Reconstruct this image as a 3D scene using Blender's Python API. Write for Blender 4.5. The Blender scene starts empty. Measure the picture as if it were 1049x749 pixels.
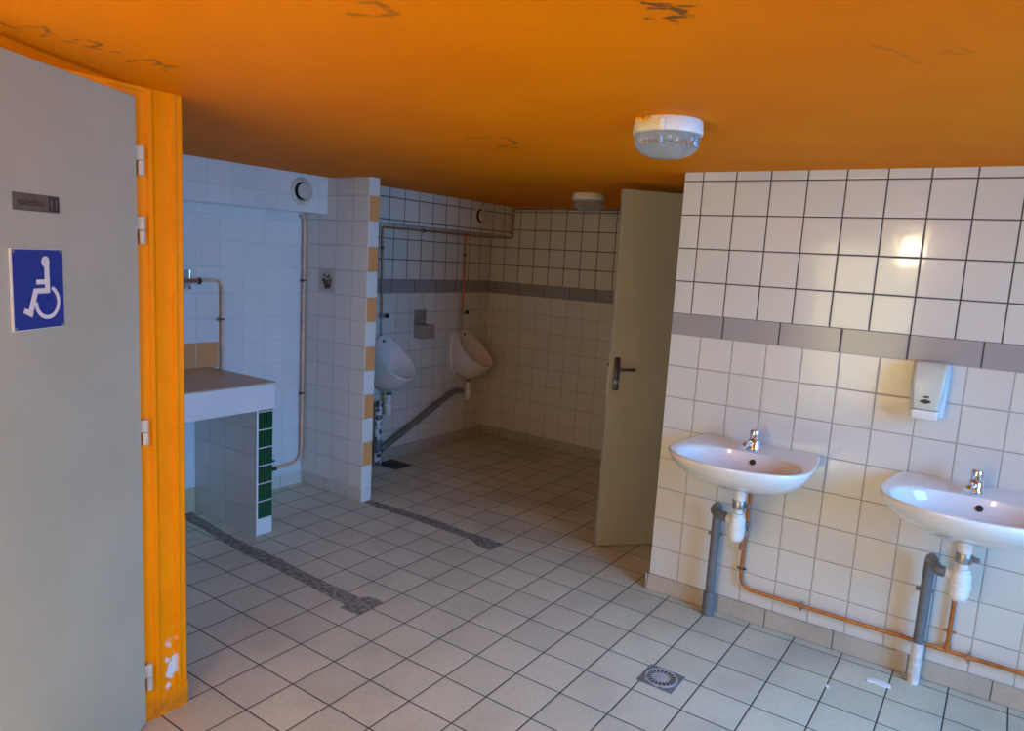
import bpy, bmesh, math, random
from mathutils import Vector, Matrix
random.seed(7)
PI = math.pi
S = bpy.context.scene
C = S.collection

# ------------------------------------------------------------------ camera
YAW, PITCH, ROLL = math.radians(34.431), math.radians(8.402), math.radians(3.325)
FPX = 741.74
fw = Vector((-math.sin(YAW) * math.cos(PITCH), math.cos(YAW) * math.cos(PITCH), -math.sin(PITCH)))
r0 = Vector((math.cos(YAW), math.sin(YAW), 0)); u0 = r0.cross(fw)
rt = r0 * math.cos(ROLL) + u0 * math.sin(ROLL)
up = -r0 * math.sin(ROLL) + u0 * math.cos(ROLL)
cam = bpy.data.cameras.new('camera'); cam_o = bpy.data.objects.new('camera', cam); C.objects.link(cam_o)
m = Matrix((rt, up, -fw)).transposed().to_4x4(); m.translation = Vector((1.2258, -3.2228, 1.5784))
cam_o.matrix_world = m
cam.sensor_fit = 'HORIZONTAL'; cam.sensor_width = 36; cam.lens = 36 * FPX / 1049
cam.clip_start = .02
S.camera = cam_o

# ------------------------------------------------------------------ light and exposure
S.view_settings.view_transform = 'Standard'; S.view_settings.look = 'None'
S.view_settings.gamma = 1; S.view_settings.use_curve_mapping = False
S.view_settings.exposure = 0.0
S.cycles.use_denoising = True
S.cycles.max_bounces = 10; S.cycles.diffuse_bounces = 6; S.cycles.glossy_bounces = 4
S.cycles.sample_clamp_indirect = 6
w = bpy.data.worlds.new('sky'); S.world = w; w.use_nodes = True
bg = w.node_tree.nodes['Background']; bg.inputs[0].default_value = (.35, .6, 1, 1); bg.inputs[1].default_value = .35

def area(name, loc, target, sx, sy, col, power):
    l = bpy.data.lights.new(name, 'AREA'); l.shape = 'RECTANGLE'; l.size = sx; l.size_y = sy
    l.color = col; l.energy = power
    o = bpy.data.objects.new(name, l); C.objects.link(o); o.location = loc
    o.rotation_euler = (Vector(target) - Vector(loc)).to_track_quat('-Z', 'Y').to_euler()
    return o
# blue daylight coming in by the open entrance in the right-hand wall
area('daylight_entrance', (3.3, -1.5, 1.75), (0, -1.2, .25), 1.5, 1.9, (.13, .455, 1.0), 132).data.spread = math.radians(130)
# warm afternoon light through the window behind the photographer
area('daylight_doorway', (-.03, -4.75, 1.15), (-.5, 0, 1.0), 1.0, 1.6, (1.0, .82, .38), 32)
# low sun falling through the same doorway onto the floor behind the photographer
sl = bpy.data.lights.new('sunlight', 'SPOT'); sl.color = (1.0, .87, .42); sl.energy = 25000; sl.spot_size = math.radians(9); sl.spot_blend = .3; sl.shadow_soft_size = .05
so = bpy.data.objects.new('sunlight', sl); C.objects.link(so); so.location = (-.7, -8.6, 3.6)
so.rotation_euler = (Vector((-.35, -3.5, 0)) - Vector(so.location)).to_track_quat('-Z', 'Y').to_euler()

# ------------------------------------------------------------------ helpers
def link(name, bm, mat, parent=None, smooth=40, local=False):
    """one mesh object from a bmesh; coordinates are world ones unless local"""
    bmesh.ops.remove_doubles(bm, verts=bm.verts, dist=1e-5)
    bmesh.ops.recalc_face_normals(bm, faces=bm.faces)
    me = bpy.data.meshes.new(name)
    if parent is not None and not local:
        off = parent.location.copy(); q = parent
        while q.parent: q = q.parent; off += q.location
        bmesh.ops.translate(bm, verts=bm.verts, vec=-off)
    if smooth:
        for f in bm.faces: f.smooth = True
    bm.to_mesh(me); bm.free()
    if smooth: me.set_sharp_from_angle(angle=math.radians(smooth))
    for x in (mat if isinstance(mat, (list, tuple)) else [mat]): me.materials.append(x)
    o = bpy.data.objects.new(name, me); C.objects.link(o)
    if parent is not None: o.parent = parent
    return o
def thing(name, label, cat, loc=(0, 0, 0), rotz=0, group=None):
    o = bpy.data.objects.new(name, None); C.objects.link(o); o.location = loc; o.rotation_euler = (0, 0, rotz)
    o.empty_display_size = .1
    return tag(o, label, cat, group)
def tag(o, label, cat, group=None):
    o['label'] = label; o['category'] = cat
    if group: o['group'] = group
    return o
def struct(o, label=None):
    o['kind'] = 'structure'
    if label: o['label'] = label
    return o
def dup(root, loc, label, group=None):
    r = root.copy(); C.objects.link(r); r.location = loc; r['label'] = label
    if group: r['group'] = group
    for ch in list(root.children):
        c = ch.copy(); C.objects.link(c); c.parent = r
        for g in list(ch.children):
            d = g.copy(); C.objects.link(d); d.parent = c
    return r
def bevel(o, wd, seg=2):
    b = o.modifiers.new('bevel', 'BEVEL'); b.width = wd; b.segments = seg; b.limit_method = 'ANGLE'; b.angle_limit = .6
    return o
def BM(): return bmesh.new()
def box(bm, lo, hi, mi=0):
    vs = [bm.verts.new((x, y, z)) for x in (lo[0], hi[0]) for y in (lo[1], hi[1]) for z in (lo[2], hi[2])]
    for q in ((0, 1, 3, 2), (4, 6, 7, 5), (0, 4, 5, 1), (2, 3, 7, 6), (0, 2, 6, 4), (1, 5, 7, 3)):
        f = bm.faces.new([vs[i] for i in q]); f.material_index = mi
    return bm
def loft(bm, rings, cap0=True, cap1=True, mi=0):
    R = [[bm.verts.new(p) for p in r] for r in rings]; n = len(R[0])
    for a, b in zip(R, R[1:]):
        for i in range(n):
            f = bm.faces.new((a[i], a[(i + 1) % n], b[(i + 1) % n], b[i])); f.material_index = mi
    if cap0: bm.faces.new(R[0][::-1]).material_index = mi
    if cap1: bm.faces.new(R[-1]).material_index = mi
    return bm
def frame_of(d):
    d = Vector(d).normalized(); a = Vector((0, 0, 1)) if abs(d.z) < .9 else Vector((1, 0, 0))
    x = d.cross(a).normalized(); return x, d.cross(x).normalized(), d
def lathe(bm, base, axis, prof, n=28, mi=0, a0=0):
    """prof: (radius, height along the axis)"""
    x, y, d = frame_of(axis); base = Vector(base)
    return loft(bm, [[base + d * h + (x * math.cos(a0 + 2 * PI * i / n) + y * math.sin(a0 + 2 * PI * i / n)) * max(r, 1e-4) for i in range(n)] for r, h in prof], mi=mi)
def cyl(bm, a, b, r, n=20, mi=0):
    a, b = Vector(a), Vector(b); return lathe(bm, a, b - a, [(r, 0), (r, (b - a).length)], n, mi)
def fillet(pts, rad, k=7):
    pts = [Vector(p) for p in pts]; out = [pts[0]]
    for p, c, q in zip(pts, pts[1:], pts[2:]):
        a = (p - c); b = (q - c); rr = min(rad, a.length * .49, b.length * .49)
        s, e = c + a.normalized() * rr, c + b.normalized() * rr
        for i in range(k + 1):
            t = i / k; out.append(s * (1 - t) ** 2 + c * 2 * t * (1 - t) + e * t * t)
    return out + [pts[-1]]
def tube(bm, pts, r, rad=.04, n=14, mi=0):
    P = fillet(pts, rad) if rad else [Vector(p) for p in pts]
    T = [(P[min(i + 1, len(P) - 1)] - P[max(i - 1, 0)]).normalized() for i in range(len(P))]
    x, y, _ = frame_of(T[0]); rings = []
    for p, t in zip(P, T):
        x = (x - t * x.dot(t)).normalized(); y = t.cross(x)
        rings.append([p + (x * math.cos(2 * PI * i / n) + y * math.sin(2 * PI * i / n)) * r for i in range(n)])
    return loft(bm, rings, mi=mi)
def prism(bm, poly, z0, z1, mi=0):
    return loft(bm, [[(x, y, z0) for x, y in poly], [(x, y, z1) for x, y in poly]], mi=mi)
def rrect(x0, y0, x1, y1, r, k=5):
    out = []
    for cx, cy, a in ((x1 - r, y1 - r, 0), (x0 + r, y1 - r, 90), (x0 + r, y0 + r, 180), (x1 - r, y0 + r, 270)):
        for i in range(k + 1):
            t = math.radians(a + 90 * i / k); out.append((cx + r * math.cos(t), cy + r * math.sin(t)))
    return out
def sphere(bm, c, r, n=16, sz=1):
    return lathe(bm, Vector(c) - Vector((0, 0, r * sz)), (0, 0, 1), [(r * math.sin(PI * i / 10), r * sz * (1 - math.cos(PI * i / 10))) for i in range(11)], n)

# ------------------------------------------------------------------ materials
class NT:
    def __init__(s, name):
        s.m = bpy.data.materials.new(name); s.m.use_nodes = True; s.t = s.m.node_tree
        s.p = s.t.nodes['Principled BSDF']
    def n(s, ty, **k):
        q = s.t.nodes.new(ty)
        for a, b in k.items(): setattr(q, a, b)
        return q
    def put(s, sock, v):
        if isinstance(v, bpy.types.NodeSocket): s.t.links.new(v, sock)
        else: sock.default_value = v
    def math(s, op, a, b=None, c=None):
        q = s.n('ShaderNodeMath', operation=op)
        for i, v in enumerate((a, b, c)):
            if v is not None: s.put(q.inputs[i], v)
        return q.outputs[0]
    def mix(s, f, a, b):
        q = s.n('ShaderNodeMix', data_type='RGBA'); s.put(q.inputs[0], f)
        s.put(q.inputs[6], a if isinstance(a, bpy.types.NodeSocket) else (*a, 1))
        s.put(q.inputs[7], b if isinstance(b, bpy.types.NodeSocket) else (*b, 1)); return q.outputs[2]
    def rng(s, v, a, b, c=0, d=1, smooth=True):
        q = s.n('ShaderNodeMapRange'); q.interpolation_type = 'SMOOTHSTEP' if smooth else 'LINEAR'
        for i, x in enumerate((v, a, b, c, d)): s.put(q.inputs[i], x)
        return q.outputs[0]
    def obj(s): return s.n('ShaderNodeTexCoord').outputs['Object']
    def xyz(s, v):
        q = s.n('ShaderNodeSeparateXYZ'); s.put(q.inputs[0], v); return q.outputs
    def noise(s, v, scale, detail=3, rough=.55):
        q = s.n('ShaderNodeTexNoise'); s.put(q.inputs['Vector'], v); q.inputs['Scale'].default_value = scale
        q.inputs['Detail'].default_value = detail; q.inputs['Roughness'].default_value = rough; return q.outputs[0]
    def bump(s, h, dist, strength=1):
        q = s.n('ShaderNodeBump'); s.put(q.inputs['Height'], h); q.inputs['Distance'].default_value = dist
        q.inputs['Strength'].default_value = strength; s.put(s.p.inputs['Normal'], q.outputs[0])

def plain(name, col, rough=.5, metal=0, var=.06, scale=9, bump=0, coat=0, **kw):
    t = NT(name); o = t.obj(); nz = t.noise(o, scale)
    d = [max(0, c * (1 - var * 2)) for c in col]; l = [min(1, c * (1 + var)) for c in col]
    t.put(t.p.inputs['Base Color'], t.mix(t.rng(nz, .3, .7), d, l))
    t.put(t.p.inputs['Roughness'], t.rng(nz, .3, .7, rough * .9, min(1, rough * 1.1)))
    t.p.inputs['Metallic'].default_value = metal
    if coat: t.p.inputs['Coat Weight'].default_value = coat; t.p.inputs['Coat Roughness'].default_value = .08
    if bump: t.bump(t.noise(o, scale * 8), bump)
    for k, v in kw.items(): t.p.inputs[k].default_value = v
    return t.m

def tiles(name, su, sv, ou, ov, col, grout, g=.005, rough=.12, var=.05, tilt=.006, axis='w', dirt=.08, dirtcol=None, alt=None, grain=0):
    """wall tiles: u = x + y (right on faces along x or y), v = z; axis 'f' uses x and y"""
    t = NT(name); o = t.obj(); X, Y, Z = t.xyz(o)
    U = t.math('DIVIDE', t.math('SUBTRACT', t.math('ADD', X, Y) if axis == 'w' else X, ou), su)
    V = t.math('DIVIDE', t.math('SUBTRACT', Z if axis == 'w' else Y, ov), sv)
    du = t.math('MULTIPLY', t.math('PINGPONG', U, .5), su); dv = t.math('MULTIPLY', t.math('PINGPONG', V, .5), sv)
    d = t.math('MINIMUM', du, dv)
    mask = t.rng(d, g * .35, g * .62)
    cv = t.n('ShaderNodeCombineXYZ'); t.put(cv.inputs[0], t.math('FLOOR', U)); t.put(cv.inputs[1], t.math('FLOOR', V))
    wn = t.n('ShaderNodeTexWhiteNoise', noise_dimensions='2D'); t.put(wn.inputs['Vector'], cv.outputs[0])
    rc = t.xyz(wn.outputs['Color'])
    dk = [c * (1 - var) for c in col]
    tc = t.mix(wn.outputs['Value'], dk, col)
    if alt is not None:
        odd = t.math('GREATER_THAN', t.math('MODULO', t.math('FLOOR', V), 2), .5)
        tc = t.mix(odd, tc, alt)
    if dirt:
        n1 = t.noise(o, 2.2, 4); tc = t.mix(t.math('MULTIPLY', t.rng(n1, .42, .75), dirt), tc, dirtcol or [c * .45 for c in col])
    if grain:
        n2 = t.noise(o, 55, 4, .7); tc = t.mix(t.math('MULTIPLY', t.rng(n2, .4, .75), grain), tc, [c * .55 for c in col])
    n3 = t.noise(o, 6, 3)
    t.put(t.p.inputs['Base Color'], t.mix(mask, t.mix(n3, [c * .8 for c in grout], grout), tc))
    t.put(t.p.inputs['Roughness'], t.math('ADD', t.math('MULTIPLY', mask, rough - .8), .8))
    sl = t.math('ADD', t.math('MULTIPLY', t.math('SUBTRACT', rc[0], .5), t.math('MULTIPLY', t.math('FRACT', U), su * tilt)),
                t.math('MULTIPLY', t.math('SUBTRACT', rc[1], .5), t.math('MULTIPLY', t.math('FRACT', V), sv * tilt)))
    h = t.math('ADD', sl, t.math('MULTIPLY', t.rng(d, g * .2, g * 1.1), .0012))
    h = t.math('ADD', h, t.math('MULTIPLY', t.noise(o, 14, 2), .0006 if not grain else .001))
    t.bump(h, 1.0)
    return t.m

WHITE = (.685, .66, .595); WARMW = (.78, .75, .715)
DARKG = (.085, .062, .050); LIGHTG = (.46, .41, .36)
CREAM = (.52, .46, .375)
M = {}
M['r_up'] = tiles('white_tile_dark_joints', .15, .15, 0, 1.3701, WHITE, DARKG, .0055, .09)
M['r_low'] = tiles('white_tile_pale_joints', .15, .15, .0557, 1.2732, WHITE, LIGHTG, .005, .13)
M['r_band'] = tiles('grey_border_tile', .248, .4, .155, 1.2, (.36, .335, .325), DARKG, .006, .15, var=.1)
M['b_up'] = tiles('white_tile_dark_joints', .15, .15, -2.2902 + 1.914, 1.3689, WHITE, DARKG, .007, .12)
M['b_low'] = tiles('white_tile_pale_joints', .15, .15, -2.235 + 1.914, 1.272, WHITE, LIGHTG, .005, .15)
M['b_band'] = tiles('grey_border_tile', .25, .4, -2.27 + 1.914, 1.2, (.31, .29, .285), DARKG, .006, .18, var=.1)
M['u_up'] = tiles('white_tile_dark_joints', .15, .15, .7069 - 2.585, 1.372, WHITE, DARKG, .007, .12)
M['u_low'] = tiles('white_tile_pale_joints', .15, .15, .76 - 2.585, 1.272, WHITE, LIGHTG, .005, .15)
M['u_band'] = tiles('grey_border_tile', .25, .4, .70 - 2.585, 1.2, (.31, .29, .285), DARKG, .006, .18, var=.1)
M['alc'] = tiles('white_tile_faint_joints', .15, .15, -2.585 - .112, .083, (.80, .775, .755), (.735, .71, .685), .004, .16, tilt=.004)
M['u_box'] = tiles('white_tile_dark_joints', .15, .15, .435 - 2.37, 1.795, WHITE, DARKG, .007, .12)
M['part'] = tiles('white_tile_faint_joints', .15, .1515, -2.585 - .112, .083, (.80, .78, .725), (.58, .55, .52), .004, .14, tilt=.004)
M['part_end'] = tiles('white_and_orange_edge_tile', 3, .1515, -3.3, .083, (.80, .78, .725), (.74, .71, .68), .004, .15, alt=(.82, .37, .13), var=.03)
M['base_r'] = tiles('cream_skirting_tile', .286, .4, .481 - .012, -.2, CREAM, (.12, .09, .07), .004, .35, grain=.3, dirt=.35)
M['base_u'] = tiles('cream_skirting_tile', .29, .4, .1, -.2, (.47, .42, .35), (.2, .16, .12), .004, .35, grain=.3, dirt=.35)
M['base_a'] = tiles('cream_skirting_tile', .20, .4, -2.66, -.2, (.70, .66, .58), (.45, .4, .36), .004, .3, grain=.2)
M['base_y'] = tiles('yellowed_skirting_tile', .20, .4, -2.66, -.2, (.62, .51, .30), (.45, .4, .36), .004, .3, grain=.2)
M['floor'] = tiles('grey_beige_floor_tile', .1957, .1957, -1.1452, -1.6275, (.665, .64, .485), (.055, .048, .045), .0052, .38, var=.13, tilt=.004, axis='f', dirt=.3, dirtcol=(.20, .18, .165), grain=.3)
M['green'] = tiles('dark_green_edge_tile', 3, .0997, -3.4, .092, (.012, .085, .035), (.8, .78, .75), .0065, .12, var=.2, dirt=0)
M['paint_white'] = plain('white_paint', (.75, .73, .71), .45, var=.03)
M['worktop'] = plain('brown_worktop', (.56, .39, .235), .4, var=.08, scale=5)
M['counter_face'] = plain('white_glazed_front', (.80, .78, .76), .2, var=.02, scale=3)
M['orange_tile'] = tiles('orange_tile', .145, .4, -.865 - 2.585, .6, (.80, .36, .14), (.75, .68, .6), .004, .2, dirt=.1)
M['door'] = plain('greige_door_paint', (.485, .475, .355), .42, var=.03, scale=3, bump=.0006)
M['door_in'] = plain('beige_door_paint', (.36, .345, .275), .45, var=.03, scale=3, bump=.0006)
M['edge'] = plain('pale_edge', (.60, .57, .50), .45)
M['ceramic'] = plain('white_ceramic', (.82, .80, .77), .08, var=.015, scale=3, coat=.6)
M['ceramic_old'] = plain('off_white_ceramic', (.72, .68, .63), .12, var=.02, scale=3, coat=.4)
M['chrome'] = plain('chrome', (.78, .78, .80), .12, 1, var=.03)
M['dark_chrome'] = plain('dull_dark_metal', (.20, .17, .15), .3, 1, var=.15)
M['steel'] = plain('grey_steel', (.40, .38, .36), .35, .8, var=.12, scale=30)
M['plastic'] = plain('white_plastic', (.78, .77, .73), .3, var=.03)
M['black'] = plain('black_plastic', (.012, .012, .013), .4, var=.1)
M['pvc'] = plain('grey_pvc', (.155, .155, .165), .42, var=.1, scale=14)
M['pvc_dark'] = plain('grey_pvc_dusty', (.20, .18, .17), .5, var=.12, scale=14)
M['pipe_pink'] = plain('copper_pipe_pale_paint', (.86, .50, .33), .45, 0, var=.08, scale=20)
M['pipe_or'] = plain('copper_pipe_orange_paint', (.53, .17, .035), .38, .1, var=.16, scale=22)
M['pipe_dk'] = plain('copper_pipe', (.48, .20, .10), .42, .1, var=.15, scale=22)
M['brass'] = plain('tarnished_brass', (.16, .10, .055), .5, .7, var=.25, scale=40)
M['blue'] = plain('blue_sign', (.018, .045, .28), .3, var=.0, scale=20)
M['sign_white'] = plain('sign_white', (.82, .79, .72), .4, var=.03)
M['plaque'] = plain('brushed_bronze_plaque', (.20, .165, .13), .4, .4, var=.08, scale=40)
M['plaque_dark'] = plain('dark_print', (.035, .032, .035), .5)
M['box_grey'] = plain('grey_brown_metal', (.34, .30, .26), .4, .2, var=.1)
M['cement'] = plain('dark_cement', (.29, .27, .225), .85, var=.3, scale=45, bump=.002)
M['wet'] = plain('dark_stained_tile', (.06, .045, .035), .5, var=.3, scale=25)
M['zinc'] = plain('dull_zinc_plate', (.24, .24, .25), .5, .3, var=.2, scale=60)
M['zinc_light'] = plain('light_zinc_grate', (.50, .51, .55), .4, .4, var=.1, scale=60)
M['paper'] = plain('white_scrap', (.8, .78, .78), .8)
M['green_white'] = plain('dispenser_plastic', (.60, .62, .53), .3, var=.02)
M['clear_blue'] = plain('dispenser_side_plastic', (.60, .72, .80), .18, var=.02)
M['smear'] = plain('dried_yellow_orange_paint', (.80, .42, .06), .5)
M['vent'] = plain('vent_plastic', (.66, .58, .49), .4, var=.04)

SCUFFS = [(0.85, 0.01, [(0.657, -2.068), (0.696, -2.029), (0.724, -2.022)]), (0.85, 0.01, [(0.654, -2.038), (0.683, -2.014), (0.7, -1.97), (0.662, -1.981), (0.624, -1.987)]), (0.85, 0.01, [(0.658, -1.971), (0.665, -1.945)]), (0.85, 0.01, [(0.671, -2.051), (0.697, -1.997)]), (0.45, 0.013, [(0.198, -2.288), (0.228, -2.261), (0.224, -2.203), (0.178, -2.212), (0.141, -2.241)]), (0.8, 0.009, [(-0.518, -1.061), (-0.366, -1.037), (-0.406, -0.891), (-0.531, -0.847), (-0.468, -0.802)]), (0.8, 0.009, [(-0.433, -0.784), (-0.42, -0.781)]), (0.7, 0.012, [(-1.493, -0.389), (-1.399, -0.313), (-1.315, -0.238)]), (0.7, 0.012, [(-1.459, -0.291), (-1.305, -0.313)]), (0.7, 0.012, [(-1.426, 0.029), (-1.259, 0.174)]), (0.55, 0.009, [(-0.624, -2.524), (-0.633, -2.496), (-0.587, -2.483), (-0.555, -2.466), (-0.597, -2.438), (-0.646, -2.433), (-0.604, -2.423)]), (0.55, 0.009, [(-0.629, -2.398), (-0.623, -2.377)]), (0.55, 0.009, [(-0.596, -2.384), (-0.57, -2.373), (-0.575, -2.338), (-0.631, -2.339), (-0.632, -2.353), (-0.622, -2.316), (-0.607, -2.284)]), (0.55, 0.009, [(-0.674, -2.228), (-0.581, -2.211), (-0.608, -2.179), (-0.635, -2.179), (-0.578, -2.138), (-0.631, -2.154), (-0.677, -2.131)]), (0.22, 0.008, [(0.94, -1.677), (0.985, -1.606), (1.001, -1.525)]), (0.22, 0.008, [(1.053, -1.595), (1.077, -1.611), (1.099, -1.575), (1.075, -1.561), (1.053, -1.595)])]
# orange ceiling paint with dark scuffs of their own shape
def ceiling_mat():
    t = NT('orange_ceiling_paint'); o = t.obj(); X, Y, Z = t.xyz(o)
    nz = t.noise(o, 1.7, 3); col = t.mix(t.rng(nz, .3, .7), (.78, .21, .0), (.84, .245, .0))
    nstroke = t.noise(o, 30, 3); acc = None
    wob = t.math('MULTIPLY', t.math('SUBTRACT', t.noise(o, 18, 2), .5), .03)
    Xw = t.math('ADD', X, wob); Yw = t.math('SUBTRACT', Y, wob)
    for k, wd, pts in SCUFFS:
        dm = None
        for (ax, ay), (bx, by) in zip(pts, pts[1:]):
            ex, ey = bx - ax, by - ay; L2 = max(ex * ex + ey * ey, 1e-8)
            qx = t.math('SUBTRACT', Xw, ax); qy = t.math('SUBTRACT', Yw, ay)
            h = t.math('DIVIDE', t.math('MULTIPLY_ADD', qx, ex, t.math('MULTIPLY', qy, ey)), L2); h.node.use_clamp = True
            fx = t.math('MULTIPLY_ADD', h, -ex, qx); fy = t.math('MULTIPLY_ADD', h, -ey, qy)
            d2 = t.math('MULTIPLY_ADD', fx, fx, t.math('MULTIPLY', fy, fy)); dm = d2 if dm is None else t.math('MINIMUM', dm, d2)
        s = t.math('MULTIPLY', t.rng(t.math('SQRT', dm), wd * .95, wd * .35), k); acc = s if acc is None else t.math('MAXIMUM', acc, s)
    acc = t.math('MULTIPLY', acc, t.rng(nstroke, .30, .55))
    t.put(t.p.inputs['Base Color'], t.mix(acc, col, (.10, .055, .03)))
    t.p.inputs['Roughness'].default_value = .6; t.p.inputs['Specular IOR Level'].default_value = .05
    t.bump(t.noise(o, 40, 3), .0015)
    return t.m
M['ceil'] = ceiling_mat()

def frame_mat():
    t = NT('orange_gloss_paint'); o = t.obj(); X, Y, Z = t.xyz(o)
    nz = t.noise(o, 8, 3); col = t.mix(t.rng(nz, .3, .7), (.97, .275, .0), (1.0, .305, .0))
    low = t.math('MULTIPLY', t.rng(Z, .07, .10), t.rng(Z, .27, .22))
    mid = t.math('MULTIPLY', t.rng(Y, -2.005, -1.995), t.rng(Y, -1.955, -1.965))
    chip = t.math('MULTIPLY', t.math('MULTIPLY', low, mid), t.rng(t.noise(o, 19, 4, .6), .50, .53))
    col = t.mix(chip, col, (.72, .70, .70))
    grime = t.math('MULTIPLY', t.rng(Z, .10, .02), t.math('MULTIPLY', t.rng(t.noise(o, 15, 4), .35, .65), .55))
    col = t.mix(grime, col, (.30, .12, .03))
    t.put(t.p.inputs['Base Color'], col); t.p.inputs['Roughness'].default_value = .4; t.p.inputs['Specular IOR Level'].default_value = .1
    t.bump(t.noise(o, 30, 2), .001)
    return t.m
M['frame'] = frame_mat()

def peel_mat():
    t = NT('white_pipe_peeling_paint'); o = t.obj(); Z = t.xyz(o)[2]
    n1 = t.noise(o, 34, 4, .6)
    t.put(t.p.inputs['Base Color'], t.mix(t.rng(n1, .49, .53), (.72, .71, .70), (.05, .045, .045))); t.p.inputs['Roughness'].default_value = .5
    return t.m
M['peel'] = peel_mat()

def rust_mat():
    t = NT('cream_tile_with_rusty_remains'); o = t.obj(); n1 = t.noise(o, 38, 4, .6)
    x = t.xyz(o); d = t.math('SQRT', t.math('ADD', t.math('POWER', t.math('SUBTRACT', x[0], 0.0), 2), t.math('POWER', t.math('SUBTRACT', x[2], 0.0), 2)))
    k = t.math('MULTIPLY', t.rng(d, .062, .03), t.rng(n1, .46, .52))
    t.put(t.p.inputs['Base Color'], t.mix(k, (.60, .53, .45), (.12, .05, .02))); t.p.inputs['Roughness'].default_value = .5
    return t.m
M['rust'] = rust_mat()

def glass_mat(name, emit=0):
    t = NT(name); p = t.p; p.inputs['Base Color'].default_value = (.62, .66, .69, 1); p.inputs['Roughness'].default_value = .09
    p.inputs['Transmission Weight'].default_value = .8; p.inputs['IOR'].default_value = 1.35
    if emit:
        p.inputs['Emission Color'].default_value = (1, .78, .45, 1); p.inputs['Emission Strength'].default_value = emit
    return t.m
M['glass'] = glass_mat('ribbed_lamp_glass'); M['glass_lit'] = glass_mat('ribbed_lamp_glass_lit', 30)

# ------------------------------------------------------------------ the room
ZC = 2.01; XL = -2.585; YB = 1.914; XR = 2.45; YN = -4.55; XC = -.94
b = BM(); box(b, (XL - .15, YN - .15, -.12), (XR + .2, YB + .15, 0)); struct(link('floor', b, M['floor'], smooth=0), 'grey beige square tiled floor with dark joints')
b = BM(); box(b, (XL - .15, YN - .15, ZC), (XR + .2, YB + .15, ZC + .12)); struct(link('ceiling', b, M['ceil'], smooth=0), 'low orange painted ceiling with dark scuffs')

def zoned(name, x0, y0, x1, y1, zs, label):
    """wall slab cut by height into zones (z0, z1, material)"""
    b = BM()
    for i, (a, c, _) in enumerate(zs): box(b, (x0, y0, a), (x1, y1, c), i)
    return struct(link(name, b, [z[2] for z in zs], smooth=0), label)
zoned('wall_right', -.087, 0, XR + .15, .10, [(0, 1.2732, M['r_low']), (1.2732, 1.3701, M['r_band']), (1.3701, ZC, M['r_up'])], 'white tiled wall with grey border carrying the washbasins')
zoned('wall_back', XL - .12, YB, XR, YB + .12, [(0, 1.272, M['b_low']), (1.272, 1.3689, M['b_band']), (1.3689, ZC, M['b_up'])], 'white tiled wall at the far end of the urinal bay')
zoned('wall_left', XL - .12, -.07, XL, YB + .02, [(0, 1.275, M['u_low']), (1.275, 1.372, M['u_band']), (1.372, ZC, M['u_up'])], 'white tiled wall carrying the urinals')
zoned('wall_alcove', XL - .12, -2.03, XL, -.07, [(0, .09, M['base_a']), (.09, ZC, M['alc'])], 'white tiled wall behind the counter')
# cubicle walls, seen only from elsewhere
b = BM(); box(b, (XL - .12, -2.03, 0), (-1.04, -1.94, ZC)); struct(link('wall_cubicle', b, M['paint_white'], smooth=0))
b = BM(); box(b, (-1.04, -2.07, 0), (XC - .012, -1.926, ZC)); struct(link('wall_post', b, M['frame'], smooth=0))
b = BM(); box(b, (-1.04, YN, 0), (XC, -2.98, ZC)); struct(link('wall_cubicle_near', b, M['paint_white'], smooth=0))
b = BM(); box(b, (XL - .12, YN, 0), (XL, -2.03, ZC)); struct(link('wall_cubicle_left', b, M['paint_white'], smooth=0))
b = BM(); box(b, (.03, .93, 0), (.13, YB, ZC)); box(b, (.03, .1, 1.985), (.13, .93, ZC)); struct(link('wall_inner', b, M['paint_white'], smooth=0))
# wall on the right with the open entrance
b = BM(); box(b, (XR, -.72, 0), (XR + .15, 0, ZC)); box(b, (XR, YN, 0), (XR + .15, -1.98, ZC)); box(b, (XR, -1.98, 1.99), (XR + .15, -.72, ZC))
struct(link('wall_entrance', b, M['paint_white'], smooth=0))
# wall behind the photographer with a doorway
b = BM(); box(b, (XL - .12, YN - .12, 0), (-.57, YN, ZC)); box(b, (.49, YN - .12, 0), (XR + .15, YN, ZC)); box(b, (-.57, YN - .12, 1.96), (.49, YN, ZC))
struct(link('wall_near', b, M['paint_white'], smooth=0))
b = BM()
for x in (-.57, .45): box(b, (x, YN - .08, 0), (x + .04, YN - .03, 1.96))
box(b, (-.57, YN - .08, 1.92), (.49, YN - .03, 1.96))
struct(link('door_frame_2', b, M['edge'], smooth=0))

# bulkheads along the top of the left wall
XB = -2.37
b = BM(); box(b, (XL, -1.94, 1.785), (XB, -.07, ZC)); bevel(struct(link('ceiling_beam', b, M['alc'], smooth=0), 'white tiled boxed duct above the counter alcove'), .004)
b = BM(); box(b, (XL, -.07, 1.77), (XB, YB, ZC)); bevel(struct(link('ceiling_beam', b, M['u_box'], smooth=0), 'white tiled boxed duct above the urinals'), .004)

# partition with the white and orange edge
b = BM()
box(b, (XL, -.112, 0), (-2.0, -.026, .083), 0); box(b, (XL, -.112, .083), (-2.0, -.026, ZC), 1)
for f in b.faces:
    c = f.calc_center_median()
    if c.x > -2.01: f.material_index = 2
part = struct(link('wall_partition', b, [M['base_a'], M['part'], M['part_end']], smooth=0), 'white tiled screen wall whose edge alternates white and orange tiles')
bevel(part, .006, 3)

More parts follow.
